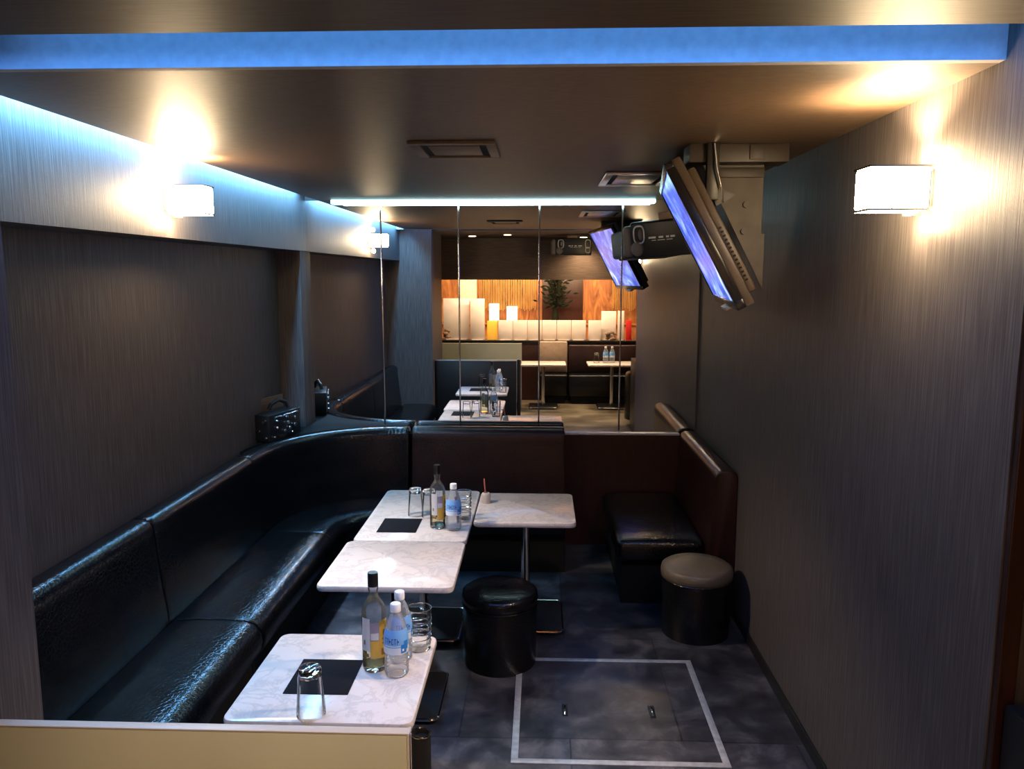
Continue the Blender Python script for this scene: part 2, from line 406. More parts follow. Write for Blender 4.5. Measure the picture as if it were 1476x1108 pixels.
# ------------------------------------------------------------------ marble pedestal tables
def slab(mb, w, d, z0, z1, r=.035, bull=.009):
    def ring(ins, z):
        out = []
        for sx, sy, a0 in ((1, 1, 0), (-1, 1, PI/2), (-1, -1, PI), (1, -1, 3*PI/2)):
            for k in range(7):
                a = a0+PI/2*k/6
                out.append((sx*(w/2-r)+(r-ins)*math.cos(a), sy*(d/2-r)+(r-ins)*math.sin(a), z))
        return out
    rs = [ring(bull, z0), ring(bull*.3, z0+bull*.3), ring(0, z0+bull), ring(0, z1-bull), ring(bull*.3, z1-bull*.3), ring(bull, z1)]
    n = len(rs[0]); vs = [v for r_ in rs for v in r_]
    fs = [[i*n+k, i*n+(k+1) % n, (i+1)*n+(k+1) % n, (i+1)*n+k] for i in range(len(rs)-1) for k in range(n)]
    fs += [list(range(n))[::-1], list(range((len(rs)-1)*n, len(rs)*n))]
    mb._add(vs, fs); return mb
def table(label, x0, x1, y0, y1, bx=.0, by=.0, bw=.42, pole=(0, 0), name='pedestal_table'):
    cx, cy = (x0+x1)/2, (y0+y1)/2
    t = thing(name, label, 'table', (cx, cy, 0), 0, 'marble-topped pedestal tables')
    slab(MB(), x1-x0, y1-y0, TT-.03, TT).build('tabletop', M['marble'], t, smooth=40)
    MB().box(-.13, .13, -.13, .13, TT-.042, TT-.0302, .003).build('bracket', M['black'], t)
    MB().cyl((0, 0, .035), .026, TT-.077, 24).build('pole', M['chrome'], t)
    bs = MB(); slab(bs, bw, bw, .018, .034, .03, .004)
    base = bs.build('base', M['black'], t)
    e = bw/2+.002; r = .03
    ring = []
    for sx, sy, a0 in ((1, 1, 0), (-1, 1, PI/2), (-1, -1, PI), (1, -1, 3*PI/2)):
        for k in range(5):
            a = a0+PI/2*k/4; ring.append((sx*(e-r)+r*math.cos(a), sy*(e-r)+r*math.sin(a), .026))
    MB().tube(ring, .0075, 8, True).build('chrome_rim', M['chrome'], base)
    for sx in (-1, 1):
        for sy in (-1, 1):
            MB().cyl((sx*(bw/2-.035), sy*(bw/2-.035), 0), .014, .0178, 14).build('glide', M['chrome'], t)
    return t
table('front marble table nearest the beige partition', -.955, -.375, 2.172, 2.757)
table('middle bare marble table with nothing on it', -.963, -.368, 3.205, 3.790)
table('long far marble table holding bottles and a black mat', -.943, -.368, 3.798, 4.735)
table('marble table beside the long table, holding a small pot', -.360, .196, 4.105, 4.690)

# ------------------------------------------------------------------ stools
def stool(label, x, y, r, h, pad='leather'):
    t = thing('round_stool', label, 'stool', (x, y, 0), 0, 'round black stools')
    MB().lathe([(r*.94, 0), (r*.95, .01), (r*.985, h-.085), (r*.97, h-.075)], 48).build('body', M['leather'], t)
    MB().lathe([(r*.95, h-.0745), (r*.995, h-.07), (r*1.01, h-.04), (r*.985, h-.016), (r*.9, h-.004), (r*.5, h+.006), (r*.02, h+.008)], 48).build('seat_pad', M[pad], t, smooth=60)
    ring = [(r*.985*math.cos(2*PI*k/40), r*.985*math.sin(2*PI*k/40), h-.0735) for k in range(40)]
    MB().tube(ring, .004, 6, True).build('piping', M['leather'], t)
    return t
stool('round black stool between the marble tables and floor hatch', -.205, 3.90, .196, .40)
stool('round black stool beside the right wall, before the corner seat', .88, 4.285, .197, .40, 'taupe')

# ------------------------------------------------------------------ floor hatch
t = thing('floor_hatch', 'square floor hatch with pale metal frame and two handles', 'hatch', (0, 0, 0))
hx0, hx1, hy0, hy1, fw = -.116, .789, 3.018, 3.925, .03
MB().box(hx0, hx1, hy0, hy0+fw, 0, .006, .001).box(hx0, hx1, hy1-fw, hy1, 0, .006, .001).box(hx0, hx0+fw, hy0+fw, hy1-fw, 0, .006, .001).box(hx1-fw, hx1, hy0+fw, hy1-fw, 0, .006, .001).build('frame', M['alu'], t)
MB().box(hx0+fw, hx1-fw, hy0+fw, hy1-fw, .0, .004).build('panel', M['slate'], t, smooth=0)
for hx in (.12, .52):
    h = MB().box(hx-.014, hx+.014, 3.375, 3.475, .0041, .007, .002).build('handle', M['black'], t)
    MB().tube([(hx, 3.385, .007), (hx, 3.395, .013), (hx, 3.455, .013), (hx, 3.465, .007)], .004, 8).build('grip', M['chrome'], h)

# ------------------------------------------------------------------ tableware
def liquor(label, x, y, rz):
    t = thing('liquor_bottle', label, 'bottle', (x, y, TT), rz, 'liquor bottles on the marble tables')
    po = [(.030, 0), (.037, .002), (.0405, .008), (.041, .02), (.041, .203), (.039, .215), (.031, .232), (.0215, .246), (.0165, .256), (.0150, .264), (.0150, .276), (.0170, .278), (.0170, .286), (.0145, .288), (.0145, .296)]
    pi_ = [(.0115, .296), (.0115, .262), (.018, .245), (.028, .230), (.0365, .213), (.0382, .20), (.0382, .022), (.034, .014), (.004, .012)]
    MB().lathe(po[3:], 40, mi=0).build('glass_body', M['bottleglass'], t, smooth=50)
    MB().lathe([(.004, .004)]+po[:4]+[(.0385, .0195), (.030, .0140), (.004, .0175)], 40).build('glass_base', M['glass'], t, smooth=40)
    MB().lathe([(.036, .0205), (.0385, .0225), (.0385, .125)], 32).build('liquor', M['liquor'], t)
    MB().lathe([(.0172, .291), (.0176, .293), (.0176, .334), (.0165, .338)], 28).build('cap', M['cap_black'], t)
    lb = MB()
    c = -PI/2
    R = .0415
    lb.patch(R, c-1.25, c-.48, .078, .192, 8, 0)            # silver side strip
    lb.patch(R, c-.48, c+.28, .052, .178, 8, 1)              # lilac and gold middle
    lb.patch(R, c+.28, c+1.2, .052, .182, 10, 2)             # gold side strip
    lb.patch(R+.0008, c-.44, c+.24, .054, .115, 8, 2)
    lb.patch(R+.0016, c-.40, c+.20, .118, .142, 8, 0)
    lb.patch(R+.0016, c+.42, c+1.02, .062, .086, 6, 3)
    lb.patch(R+.0016, c+.50, c+.92, .10, .106, 6, 3).patch(R+.0016, c+.50, c+.92, .115, .121, 6, 3).patch(R+.0016, c+.58, c+.86, .13, .15, 6, 3)
    lb.patch(R+.0010, c-1.15, c-.85, .06, .074, 5, 3).patch(R+.0010, c-.80, c-.6, .058, .070, 5, 3).patch(R+.0010, c-1.05, c-.9, .10, .116, 5, 3)
    lb.build('label', [M['silver_label'], M['lilac'], M['gold_label'], M['dark_gold']], t, normals=False)
    return t
liquor('clear liquor bottle with gold label on the front table', -.556, 2.506, .35)
liquor('clear liquor bottle with gold label on the far table', -.538, 4.012, .55)

def water(label, x, y, rz, sc=1.0):
    t = thing('water_bottle', label, 'bottle', (x, y, TT), rz, 'plastic water bottles on the marble tables')
    def rib(z): return .0395+.0010*math.cos(z*2*PI/.0125)
    po = [(.026, 0), (.034, .001), (.0385, .006)]+[(rib(z), z) for z in [.010+.0025*i for i in range(28)]]
    cone = [(.0405, .085), (.0410, .10), (.0405, .13), (.038, .15), (.033, .172), (.026, .195), (.0185, .211), (.0145, .218), (.0138, .228)]
    MB().lathe([(r*sc, z*sc) for r, z in po+cone], 40).build('body', M['pet'], t, smooth=60)
    MB().lathe([(.0172*sc, .2195*sc), (.0176*sc, .221*sc), (.0176*sc, .244*sc), (.0160*sc, .2465*sc)], 32).build('cap', M['white'], t)
    def rf(z):
        z /= sc
        for (r0, z0), (r1, z1) in zip(cone[:-1], cone[1:]):
            if z0 <= z <= z1: return (r0+(r1-r0)*(z-z0)/(z1-z0)+.0006)*sc
        return .0412*sc
    lb = MB(); c = -PI/2
    def P(a0, a1, z0, z1, mi, t_=.0006): lb.patch(0, a0, a1, z0*sc, z1*sc, 14, mi, t_, rf)
    for z0, z1, mi in ((.085, .108, 2), (.108, .130, 2), (.130, .150, 0), (.150, .166, 0)): P(c-1.45, c+1.45, z0, z1, 0 if z0 > .1 else 2)
    # dark lettering strokes, white line and the royal-blue mark
    x_ = c-.95
    for w, hs in ((.16, 'T'), (.12, 'F'), (.16, 'X'), (.15, 'C'), (.16, 'T'), (.14, 'K')):
        if hs in 'TF': P(x_, x_+w, .1375, .1405, 1, .0012); P(x_+w*.35, x_+w*.6, .121, .1385, 1, .0012)
        if hs == 'F': P(x_, x_+w*.8, .129, .1315, 1, .0012)
        if hs in 'XK': P(x_, x_+w*.3, .121, .1405, 1, .0012); P(x_+w*.3, x_+w, .128, .1335, 1, .0012)
        if hs == 'C': P(x_, x_+w*.3, .122, .1395, 1, .0012); P(x_, x_+w, .1370, .1400, 1, .0012); P(x_, x_+w, .121, .124, 1, .0012)
        x_ += w+.07
    P(c-.9, c+.5, .1135, .1155, 3, .0012)
    P(c+.45, c+.95, .089, .118, 4, .0012); P(c+.72, c+1.1, .100, .130, 4, .0014); P(c+.55, c+.7, .096, .104, 3, .0018)
    lb.build('label', [M['label_blue'], M['label_navy'], M['label_white'], M['white'], M['label_royal']], t, normals=False)
    return t
water('front water bottle with blue label, nearest on the front table', -.475, 2.470, .10)
water('rear water bottle standing behind another on the front table', -.480, 2.570, .8)
water('water bottle with blue label on the far table', -.450, 3.980, .15)

def tumbler(label, x, y):
    t = thing('tumbler', label, 'glass', (x, y, TT), 0, 'upturned tumblers on the marble tables')
    def fl(k, z): return 1.0+(.03*(1 if k % 4 < 2 else -1) if z > .10 else 0)
    po = [(.0415, .0), (.0435, .0015), (.0432, .012), (.0405, .06), (.0370, .10), (.0352, .124)]
    pi_ = [(.0395, .0012), (.0385, .06), (.0350, .10), (.0334, .1238)]
    MB().lathe(list(reversed(pi_))+po, 32, close=True, flute=fl).build('glass_body', M['thinglass'], t, smooth=40)
    MB().lathe([(.003, .1246), (.030, .1246), (.0350, .1262), (.0340, .146), (.0320, .152), (.026, .1545), (.003, .1535)], 32, flute=lambda k, z: 1.0+(.04*(1 if k % 4 < 2 else -1) if .125 < z < .150 else 0)).build('base', M['glass'], t, smooth=30)
    return t
tumbler('upturned tumbler at the front edge of the front table', -.690, 2.214)
tumbler('upturned tumbler left of the liquor bottle, far table', -.688, 4.225)
tumbler('upturned tumbler half hidden behind the far liquor bottle', -.608, 4.20)

def pail(label, x, y, tongs):
    t = thing('ice_pail', label, 'ice pail', (x, y, TT), 0, 'ribbed glass ice pails')
    po = []
    for i in range(45):
        z = .004+.145*i/44
        po.append((.0385+.0012*math.cos(z*2*PI/.024)+.004*z/.15, z))
    pi_ = [(.0410, .150), (.0395, .148), (.0375, .10), (.0355, .02), (.030, .014), (.002, .013)]
    MB().lathe([(.030, 0), (.036, .001)]+po+[(.0432, .152)]+pi_, 40).build('glass_body', M['thinglass'], t, smooth=60)
    w = MB()
    hel = [((.0402+.004*z/.15)*math.cos(a), (.0402+.004*z/.15)*math.sin(a), z) for a, z in [(2*PI*k/20, .03+.1*k/100) for k in range(101)]]
    w.tube(hel, .0018, 6).build('spiral_wire', M['chrome'], t)
    ring = [(.0428*math.cos(2*PI*k/36), .0428*math.sin(2*PI*k/36), .1525) for k in range(36)]
    MB().tube(ring, .0018, 6, True).build('rim', M['chrome'], t)
    return t
pail('spiral-ribbed glass ice pail on the front table behind water bottles', -.426, 2.650, False)
pail('glass ice pail on the far table beside the water bottle', -.416, 4.17, True)
b = MB().box(-.008, .008, -.004, .004, .0, .14, .002).box(-.008, .008, .010, .016, .0, .14, .002).box(-.008, .008, -.004, .016, .132, .14, .002)
o = b.build('ice_tongs', M['black']); tag(o, 'black tongs leaning on the far ice pail', 'tongs'); o.location = (-.436, 4.088, TT+.001); o.rotation_euler = (-.17, -.08, .2)

def mat_(label, x0, x1, y0, y1):
    tag(MB().box(x0, x1, y0, y1, TT+.0002, TT+.003, .001).build('table_mat', M['darkmat']), label, 'mat', 'black table mats')
mat_('black square mat under the tumbler on the front table', -.815, -.606, 2.327, 2.554)
mat_('black mat at the left of the far marble table', -.846, -.640, 3.918, 4.150)
t = tag(MB().lathe([(.026, 0), (.0285, .004), (.0285, .048), (.022, .058), (.016, .062), (.014, .062), (.020, .054), (.025, .046), (.024, .008), (.002, .006)], 28).build('pot', M['pot']), 'small greige pot on the marble table beside the long table', 'pot')
t.location = (-.316, 4.478, TT)
o = tag(MB().tube([(0, 0, .0), (-.012, .004, .135)], .0042, 8).build('stick', M['stick']), 'red stick standing in the small greige pot', 'stick')
o.location = (-.314, 4.478, TT+.0065)

# ------------------------------------------------------------------ wall sconces
def sconce(label, x, y, z, s, L=.19, W=.125, Hh=.13):
    """s = +1 opens towards +X (left wall), -1 towards -X (right wall)"""
    t = thing('wall_sconce', label, 'lamp', (x, y, z), 0, 'glass box wall sconces')
    X = lambda a, b: (min(s*a, s*b), max(s*a, s*b))
    a, b_ = X(0, .012); MB().box(a, b_, -.05, .05, -Hh/2+.01, Hh/2-.01, .003).build('back_plate', M['chrome'], t)
    a, b_ = X(.014, L-.004); MB().box(a, b_, -W/2+.004, W/2-.004, -Hh/2+.006, Hh/2-.006, .008, 3).build('glass_block', M['sconceglass'], t)
    for z0 in (-Hh/2, Hh/2-.006):
        f = MB()
        a, b_ = X(.0125, L); f.box(a, b_, -W/2, -W/2+.006, z0, z0+.006).box(a, b_, W/2-.006, W/2, z0, z0+.006)
        a, b_ = X(L-.006, L); f.box(a, b_, -W/2+.006, W/2-.006, z0, z0+.006)
        a, b_ = X(.0125, .02); f.box(a, b_, -W/2+.006, W/2-.006, z0, z0+.006)
        f.build('metal_frame', M['chrome'], t, smooth=0)
    for yy in (-.022, .022):
        a, b_ = X(.03, .05); MB().box(a, b_, yy-.008, yy+.008, -Hh/2-.012, -Hh/2-.0005).build('clamp', M['steel'], t, smooth=0)
    return t
sconce('lit glass sconce on the left soffit, under cyan light', XS, 3.625, 2.335, 1)
sconce('lit glass sconce on the right wall', XR, 2.465, 2.252, -1)

# ------------------------------------------------------------------ ceiling vents
def vent(label, x0, x1, y0, y1, m):
    t = thing('ceiling_vent', label, 'vent', ((x0+x1)/2, (y0+y1)/2, ZC), 0, 'square ceiling vents')
    w, d, f = (x1-x0)/2, (y1-y0)/2, .04
    MB().box(-w, w, -d, -d+f, -.014, -.001, .003).box(-w, w, d-f, d, -.014, -.001, .003).box(-w, -w+f, -d+f, d-f, -.014, -.001, .003).box(w-f, w, -d+f, d-f, -.014, -.001, .003).build('frame', m, t)
    MB().box(-w+f, w-f, -d+f, d-f, -.004, -.001).build('cavity', M['blackmatte'], t)
    MB().box(-w+f+.03, w-f-.03, -d+f+.05, d-f-.05, -.011, -.0045, .002).build('grille', m, t)
    return t
vent('square dark ceiling vent near the middle of the ceiling', -.535, -.185, 3.215, 3.635, M['ceiling'])
vent('metal-framed ceiling vent beside the television', .332, .70, 4.20, 4.77, M['steel'])

# ------------------------------------------------------------------ television on its bracket
NT, NB, FT, FB = Vector((.495, 3.25, 2.411)), Vector((.778, 3.208, 1.891)), Vector((.633, 4.243, 2.411)), Vector((.898, 4.195, 1.899))
c = (NT+NB+FT+FB)/4
u = ((FT-NT)+(FB-NB)).normalized()                    # along the width, away from the doorway
w = ((NT-NB)+(FT-FB)); w = (w-u*w.dot(u)).normalized()  # up the screen
n = u.cross(w)
if n.x > 0: n = -n                                    # out of the picture, towards the bench
sw = ((FT-NT).length+(FB-NB).length)/2; sh = ((NT-NB).length+(FT-FB).length)/2
t = thing('television', 'flat television hung tilted from the ceiling at the right', 'television')
R3 = Matrix((u, w, n)).transposed() if u.cross(w).dot(n) > 0 else Matrix((-u, w, n)).transposed()
R4 = R3.to_4x4(); R4.translation = c; t.matrix_world = R4; t.location = c; t.rotation_euler = R3.to_euler()
hw, hh, bz = sw/2, sh/2, .026
MB().box(-hw, hw, -hh, hh, -.006, .0, 0).build('screen', M['tvscreen'], t, smooth=0)
MB().box(-hw-bz, hw+bz, hh, hh+bz, -.03, .006, .003).box(-hw-bz, hw+bz, -hh-bz-.012, -hh, -.03, .006, .003).box(-hw-bz, -hw, -hh, hh, -.03, .006, .003).box(hw, hw+bz, -hh, hh, -.03, .006, .003).build('bezel', M['tvbezel'], t)
MB().box(-hw-bz, hw+bz, -hh-bz-.012, hh+bz, -.065, -.0305, .006, 2).build('rear_shell', M['tvback'], t)
bh = MB().box(-hw+.05, hw-.05, -hh+.0, hh-.03, -.105, -.0655, .012, 2).build('rear_hump', M['tvback'], t)
sd = -1 if (R3 @ Vector((-1, 0, 0))).y < 0 else 1
v = MB()
for k in range(14): v.box(sd*(hw-.05)-.004, sd*(hw-.05)+.004, -hh+.05+k*.018, -hh+.058+k*.018, -.09, -.078)
v.build('side_vents', M['blackmatte'], bh, smooth=0)
ft = MB().box(-.10, .10, -hh-bz-.03, -hh-bz-.0125, -.02, .02, .004).build('speaker_bar', M['steel'], t)
tl = thing('television_bracket', 'brown metal ceiling bracket holding the television', 'bracket')
# ceiling box, gusset plate, hanger pole and arm
MB().box(.60, 1.0, 3.33, 3.47, 2.452, ZC-.001, .002).build('ceiling_box', M['bracket'], tl)
pl = MB().prism([(.672, 2.4515), (.925, 2.4515), (.925, 2.17), (.938, 2.17), (.938, 1.94)], 3.42, 3.43, 'y').build('gusset_plate', M['plate'], tl, smooth=0)
for bx, bzz in ((.855, 2.29), (.85, 2.18)):
    MB().cyl((0, 0, 0), .013, .012, 16, mat=Matrix.Translation((bx, 3.4195, bzz)) @ Matrix.Rotation(PI/2, 4, 'X')).build('bolt', M['plate'], pl)
MB().box(.69, .925, 3.405, 3.4195, 2.40, 2.44, .003).build('cross_bar', M['plate'], tl)
MB().box(.84, .90, 3.322, 3.3295, 2.462, 2.518, .002).build('fixing_tab', M['bracket'], tl)
MB().box(.665, .715, 3.30, 3.3295, 2.30, ZC-.001, .003).build('hanger_arm', M['black'], tl)
MB().tube([(.69, 3.295, 2.52), (.70, 3.28, 2.42), (.725, 3.285, 2.33), (.735, 3.31, 2.29)], .0045, 8).build('cable', M['chrome'], tl)
MB().prism([(.69, 2.36), (.80, 2.325), (.72, 2.28)], 3.36, 3.40, 'y').build('stay', M['black'], tl, smooth=0)

# ------------------------------------------------------------------ speakers
def rounded_loop(cx, cz, w, h, y, n=20, e=3.0):
    out = []
    for k in range(n):
        a = 2*PI*k/n; ca, sa = math.cos(a), math.sin(a)
        out.append((cx+w/2*abs(ca)**(2/e)*(1 if ca >= 0 else -1), y, cz+h/2*abs(sa)**(2/e)*(1 if sa >= 0 else -1)))
    return out
def speaker(label, loc, rot, flip=1):
    t = thing('loudspeaker', label, 'speaker', loc, 0, 'black wall loudspeakers')
    t.rotation_euler = rot
    f = flip
    MB().box(-.24, .24, -.09, .10, -.115, .115, .014, 3).build('cabinet', M['black'], t)
    x0, x1 = sorted((-.305*f, -.2405*f)); MB().box(x0, x1, -.085, .09, -.105, .095, .026, 4).build('end_cap', M['grey'], t, smooth=60)
    for cx, ww in ((-.175*f, .075), (.19*f, .07)):
        MB().tube(rounded_loop(cx, .035, ww, .11, -.094), .0055, 8, True).build('trim_ring', M['white'], t)
    MB().tube(rounded_loop(.19*f, -.045, .062, .075, -.094), .005, 8, True).build('trim_ring', M['white'], t)
    MB().sphere((-.195*f, -.088, -.055), .048, (1, .45, 1), 20).build('tweeter', M['grey'], t, smooth=70)
    MB().sphere((-.165*f, -.090, .035), .03, (.6, .4, 1.2), 16).build('driver_cone', M['grey'], t, smooth=70)
    lg = MB()
    xx = -.11
    for w_ in (.05, 0, .032, .0, .020, .030):
        if w_: lg.box(xx, xx+w_, -.0925, -.0902, .004, .016)
        xx += w_+.010
    xx = -.09
    for w_ in (.03, .05, .04): lg.box(xx, xx+w_, -.0925, -.0902, -.010, -.006); xx += w_+.012
    lg.build('badge', M['white'], t, smooth=0)
    MB().box(-.05, .09, -.05, .05, .1155, .16, .004).build('mount', M['tan'], t)
    return t
speaker('black loudspeaker with white trim rings, hung beside the television', (.83, 5.20, 2.24), (math.radians(7), math.radians(-3), math.radians(-34)))
speaker('black loudspeaker over the doorway, seen in the mirror', (.44, .52, 2.375), (0, 0, PI), -1)

# ------------------------------------------------------------------ control box on the corner shelf
t = thing('control_box', 'dark box with chrome knobs on the corner shelf', 'control box', (-1.800, 5.24, .908), -.25)
MB().box(-.065, .075, -.19, .19, 0, .175, .006).build('housing', M['black'], t)
MB().box(-.078, -.066, -.20, .20, 0, .262, .003).build('back_plate', M['panelwood'], t)
for k, (yy, zz, r) in enumerate([(-.12, .13, .010), (-.12, .085, .009), (.0, .14, .012), (.01, .10, .012), (.10, .12, .010), (.10, .07, .014), (-.03, .05, .010), (.03, .06, .011), (-.15, .025, .008), (.06, .025, .008)]):
    MB().cyl((0, 0, 0), r, .016, 16, .002, mat=Matrix.Translation((.0755, yy, zz)) @ Matrix.Rotation(PI/2, 4, 'Y')).build('knob', M['chrome'], t)
for k, (xx, zz) in enumerate([(-.04, .14), (-.035, .105), (.0, .07), (.03, .13), (.05, .14), (-.04, .02), (.05, .025)]):
    MB().cyl((0, 0, 0), .008, .012, 14, .002, mat=Matrix.Translation((xx, -.1905, zz)) @ Matrix.Rotation(PI/2, 4, 'X')).build('knob', M['chrome'], t)
for yy in (-.14, -.04, .06): MB().tube([(.085, yy, .155), (.09, yy+.04, .16), (.085, yy+.08, .155)], .004, 8).build('rail', M['steel'], t)
o = tag(MB().tube([(-.03, -.07, 0), (-.02, -.06, .035), (.0, .0, .06), (.02, .06, .035), (.03, .07, 0)], .014, 10).build('handset', M['black']), 'black curved handset lying on the control box', 'handset')
o.location = (-1.785, 5.26, 1.097); o.rotation_euler = (0, 0, -.25)

# ------------------------------------------------------------------ beige partition with its post at the doorway
t = thing('partition', 'low beige partition panel at the front, with round post', 'partition', (0, 0, 0))
MB().box(-1.318, -.305, 1.690, 1.715, .02, .944, .003).build('front_panel', M['beige'], t)
MB().box(-1.318, -.300, 1.7155, 1.735, .0, .938, .003).build('rear_panel', M['black'], t)
MB().box(-1.318, -.301, 1.6895, 1.7155, .9445, .949, .001).build('edge_cap', M['pot'], t)
MB().box(-.3045, -.2985, 1.686, 1.716, .0, .951, .001).build('end_cap', M['pot'], t)
p = MB().lathe([(.0225, 0), (.0225, .948), (.0205, .951), (.019, .948), (.019, .94), (.002, .939)], 32, (-.272, 1.69, 0)).build('post', M['blackmatte'], t)
MB().tube([(-.272+.0215*math.cos(2*PI*k/32), 1.69+.0215*math.sin(2*PI*k/32), .952) for k in range(32)], .0028, 6, True).build('post_rim', M['chrome'], p)

# black bench end past the right wall's edge
t = thing('neighbouring_bench', 'black bench back just past the right wall end', 'bench', (0, 0, 0))
MB().box(1.166, 1.235, 1.25, 1.90, .0, .935, .008, 2).build('side_panel', M['black'], t)
MB().box(1.24, 2.3, 1.76, 1.90, .30, .90, .03, 3).build('backrest', M['leather'], t, smooth=50)
MB().box(1.24, 2.3, 1.30, 1.755, .10, .42, .03, 3).build('seat', M['leather'], t, smooth=50)
MB().box(1.24, 2.26, 1.34, 1.85, 0, .0995).build('base', M['blackmatte'], t, smooth=0)

# ================================================================== the hall behind the doorway (seen in the mirror)
t = thing('bar_counter', 'dark bar counter below the row of cream boards', 'counter')
MB().box(-1.75, 2.4, -1.42, -1.10, 0, .935).build('body', M['maroon'], t, smooth=0)
MB().box(-1.77, 2.42, -1.45, -1.085, .9355, .962, .006).build('worktop', M['black'], t)
CT = .9625
def board(label, x0, x1, h, y=-1.16, m='paper', name='upright_board', cat='board', grp='cream boards standing on the bar counter'):
    tt = thing(name, label, cat, ((x0+x1)/2, y, CT), 0, grp)
    w_ = (x1-x0)/2
    MB().box(-w_, w_, -.008, .008, .004, h, .002).build('panel', M[m], tt)
    MB().box(-w_*.8, w_*.8, -.03, .03, 0, .0038).build('foot', M[m], tt)
    return tt
board('tall wide cream board at the left end of the bar', -1.57, -1.15, .66, -1.23)
board('tall wide cream board second along from the left end', -1.13, -.90, .66)
bl = ['low cream board beside the amber box', 'low cream board second along from the amber box', 'low cream board just left of the dark plant', 'low cream board in front of the dark plant',
      'low cream board just right of the dark plant', 'low cream board next to the gap in the row']
for i in range(6):
    x0 = -.68+i*.234; board(bl[i], x0, x0+.226, .318)
board('low cream board right of the gap in the row', .755, .96, .318)
board('taller cream board behind the dried flowers', .965, 1.20, .46, -1.23)
board('narrow tall cream board beside the red card', 1.22, 1.32, .47)
board('red card standing at the right end of the bar', 1.35, 1.44, .32, name='red_card', m='red', cat='card', grp=None)
tag(MB().box(-.86, -.70, -1.30, -1.18, CT, CT+.30, .004).build('amber_box', M['amber']), 'glowing amber box on the bar counter', 'box')
def bunch(label, x, m):
    f = MB(); random.seed(int(x*100)+3)
    for k in range(16):
        a, r = random.random()*6.28, random.random()*.09
        f.sphere((r*math.cos(a), .3*r*math.sin(a), .035+random.random()*.12-r*.4), .03, (1.2, .6, .8), 8)
    o = f.build('dried_bunch', M[m]); o.location = (x, -1.118, CT+.012); tag(o, label, 'flowers', 'dried flower bunches'); return o
bunch('dried flower bunch at the left end of the bar', -1.50, 'dried')
bunch('dried flower bunch before the taller cream board', 1.10, 'dried')

# back bar against the hall's rear wall
t = thing('back_bar', 'lit back bar cabinet behind the counter', 'cabinet')
MB().box(-2.2, 2.4, -3.36, -2.95, 0, 1.08).build('cabinet', M['orangewood'], t, smooth=0)
MB().box(-2.22, 2.42, -3.38, -2.93, 1.0805, 1.11, .004).build('worktop', M['orangewood'], t)
BT = 1.1105
def lamp(label, x, h, w_):
    tt = thing('table_lamp', label, 'lamp', (x, -3.08, BT), 0, 'square table lamps on the back bar')
    MB().box(-w_/2+.02, w_/2-.02, -.05, .05, 0, .06, .003).build('base', M['gold'], tt)
    MB().box(-w_/2, w_/2, -w_/2, w_/2, .0605, h, .004).build('lamp_shade', M['lampshade'], tt)
lamp('pale square lamp on the back bar, left one', -.86, .36, .17)
lamp('bright square lamp on the back bar, right one', -.53, .31, .19)
def strands(label, x0, x1, n, m='gold'):
    f = MB(); random.seed(int(x0*50)+9)
    for k in range(n):
        x = x0+(x1-x0)*(k+.5)/n+random.uniform(-.004, .004)
        f.box(x-.005, x+.005, -3.30+random.uniform(-.01, .01), -3.285, BT+.22+random.random()*.06, 2.0)
    f.box(x0, x1, -3.31, -3.28, 2.0, 2.03)
    tag(f.build('strand_curtain', M[m], smooth=0), label, 'curtain', 'gold strand curtains')
strands('gold strand curtain behind the two lamps', -1.15, -.1, 34)
strands('gold strand curtain at the right end of the back bar', 1.30, 1.75, 14)
tag(MB().box(-1.55, -1.2, -3.399, -3.37, 1.5, 2.1, .004).build('pale_panel', M['paper']), 'bright pale panel on the rear wall, left', 'panel')
t = thing('potted_plant', 'dark leafy plant in a tall vase on the back bar', 'plant', (.26, -3.05, BT))
MB().lathe([(.05, 0), (.07, .02), (.055, .2), (.045, .26), (.05, .28)], 20).build('vase', M['plant'], t)
f = MB(); random.seed(5)
for k in range(210):
    a = random.random()*6.28; r = abs(random.gauss(0, .10))*(1.15 if k % 3 else .7); z = .30+random.random()*.50
    P0 = Vector((r*math.cos(a), .5*r*math.sin(a), z)); d = Vector((math.cos(a), .5*math.sin(a), random.uniform(-.3, 1.0))).normalized()
    q = d.cross(Vector((0, 1, 0.2))).normalized(); l = random.uniform(.08, .15)
    f._add([P0-q*.004, P0+d*l*.45-q*.020, P0+d*l, P0+d*l*.45+q*.020, P0+q*.004, P0+d*l*.45+Vector((0, .004, 0))], [(0, 1, 5), (1, 2, 5), (2, 3, 5), (3, 4, 5), (4, 0, 5), (0, 4, 3, 2, 1)])
for k in range(9): f.tube([(0, 0, .2), (random.uniform(-.05, .05), random.uniform(-.02, .02), .45), (random.uniform(-.12, .12), random.uniform(-.05, .05), .7)], .004, 5)
f.build('foliage', M['plant'], t)

tag(MB().box(.02, .78, -3.399, -3.375, 1.12, 2.1, .003).build('wall_hanging', M['maroon']), 'dark red-brown panel behind the dark plant', 'panel')
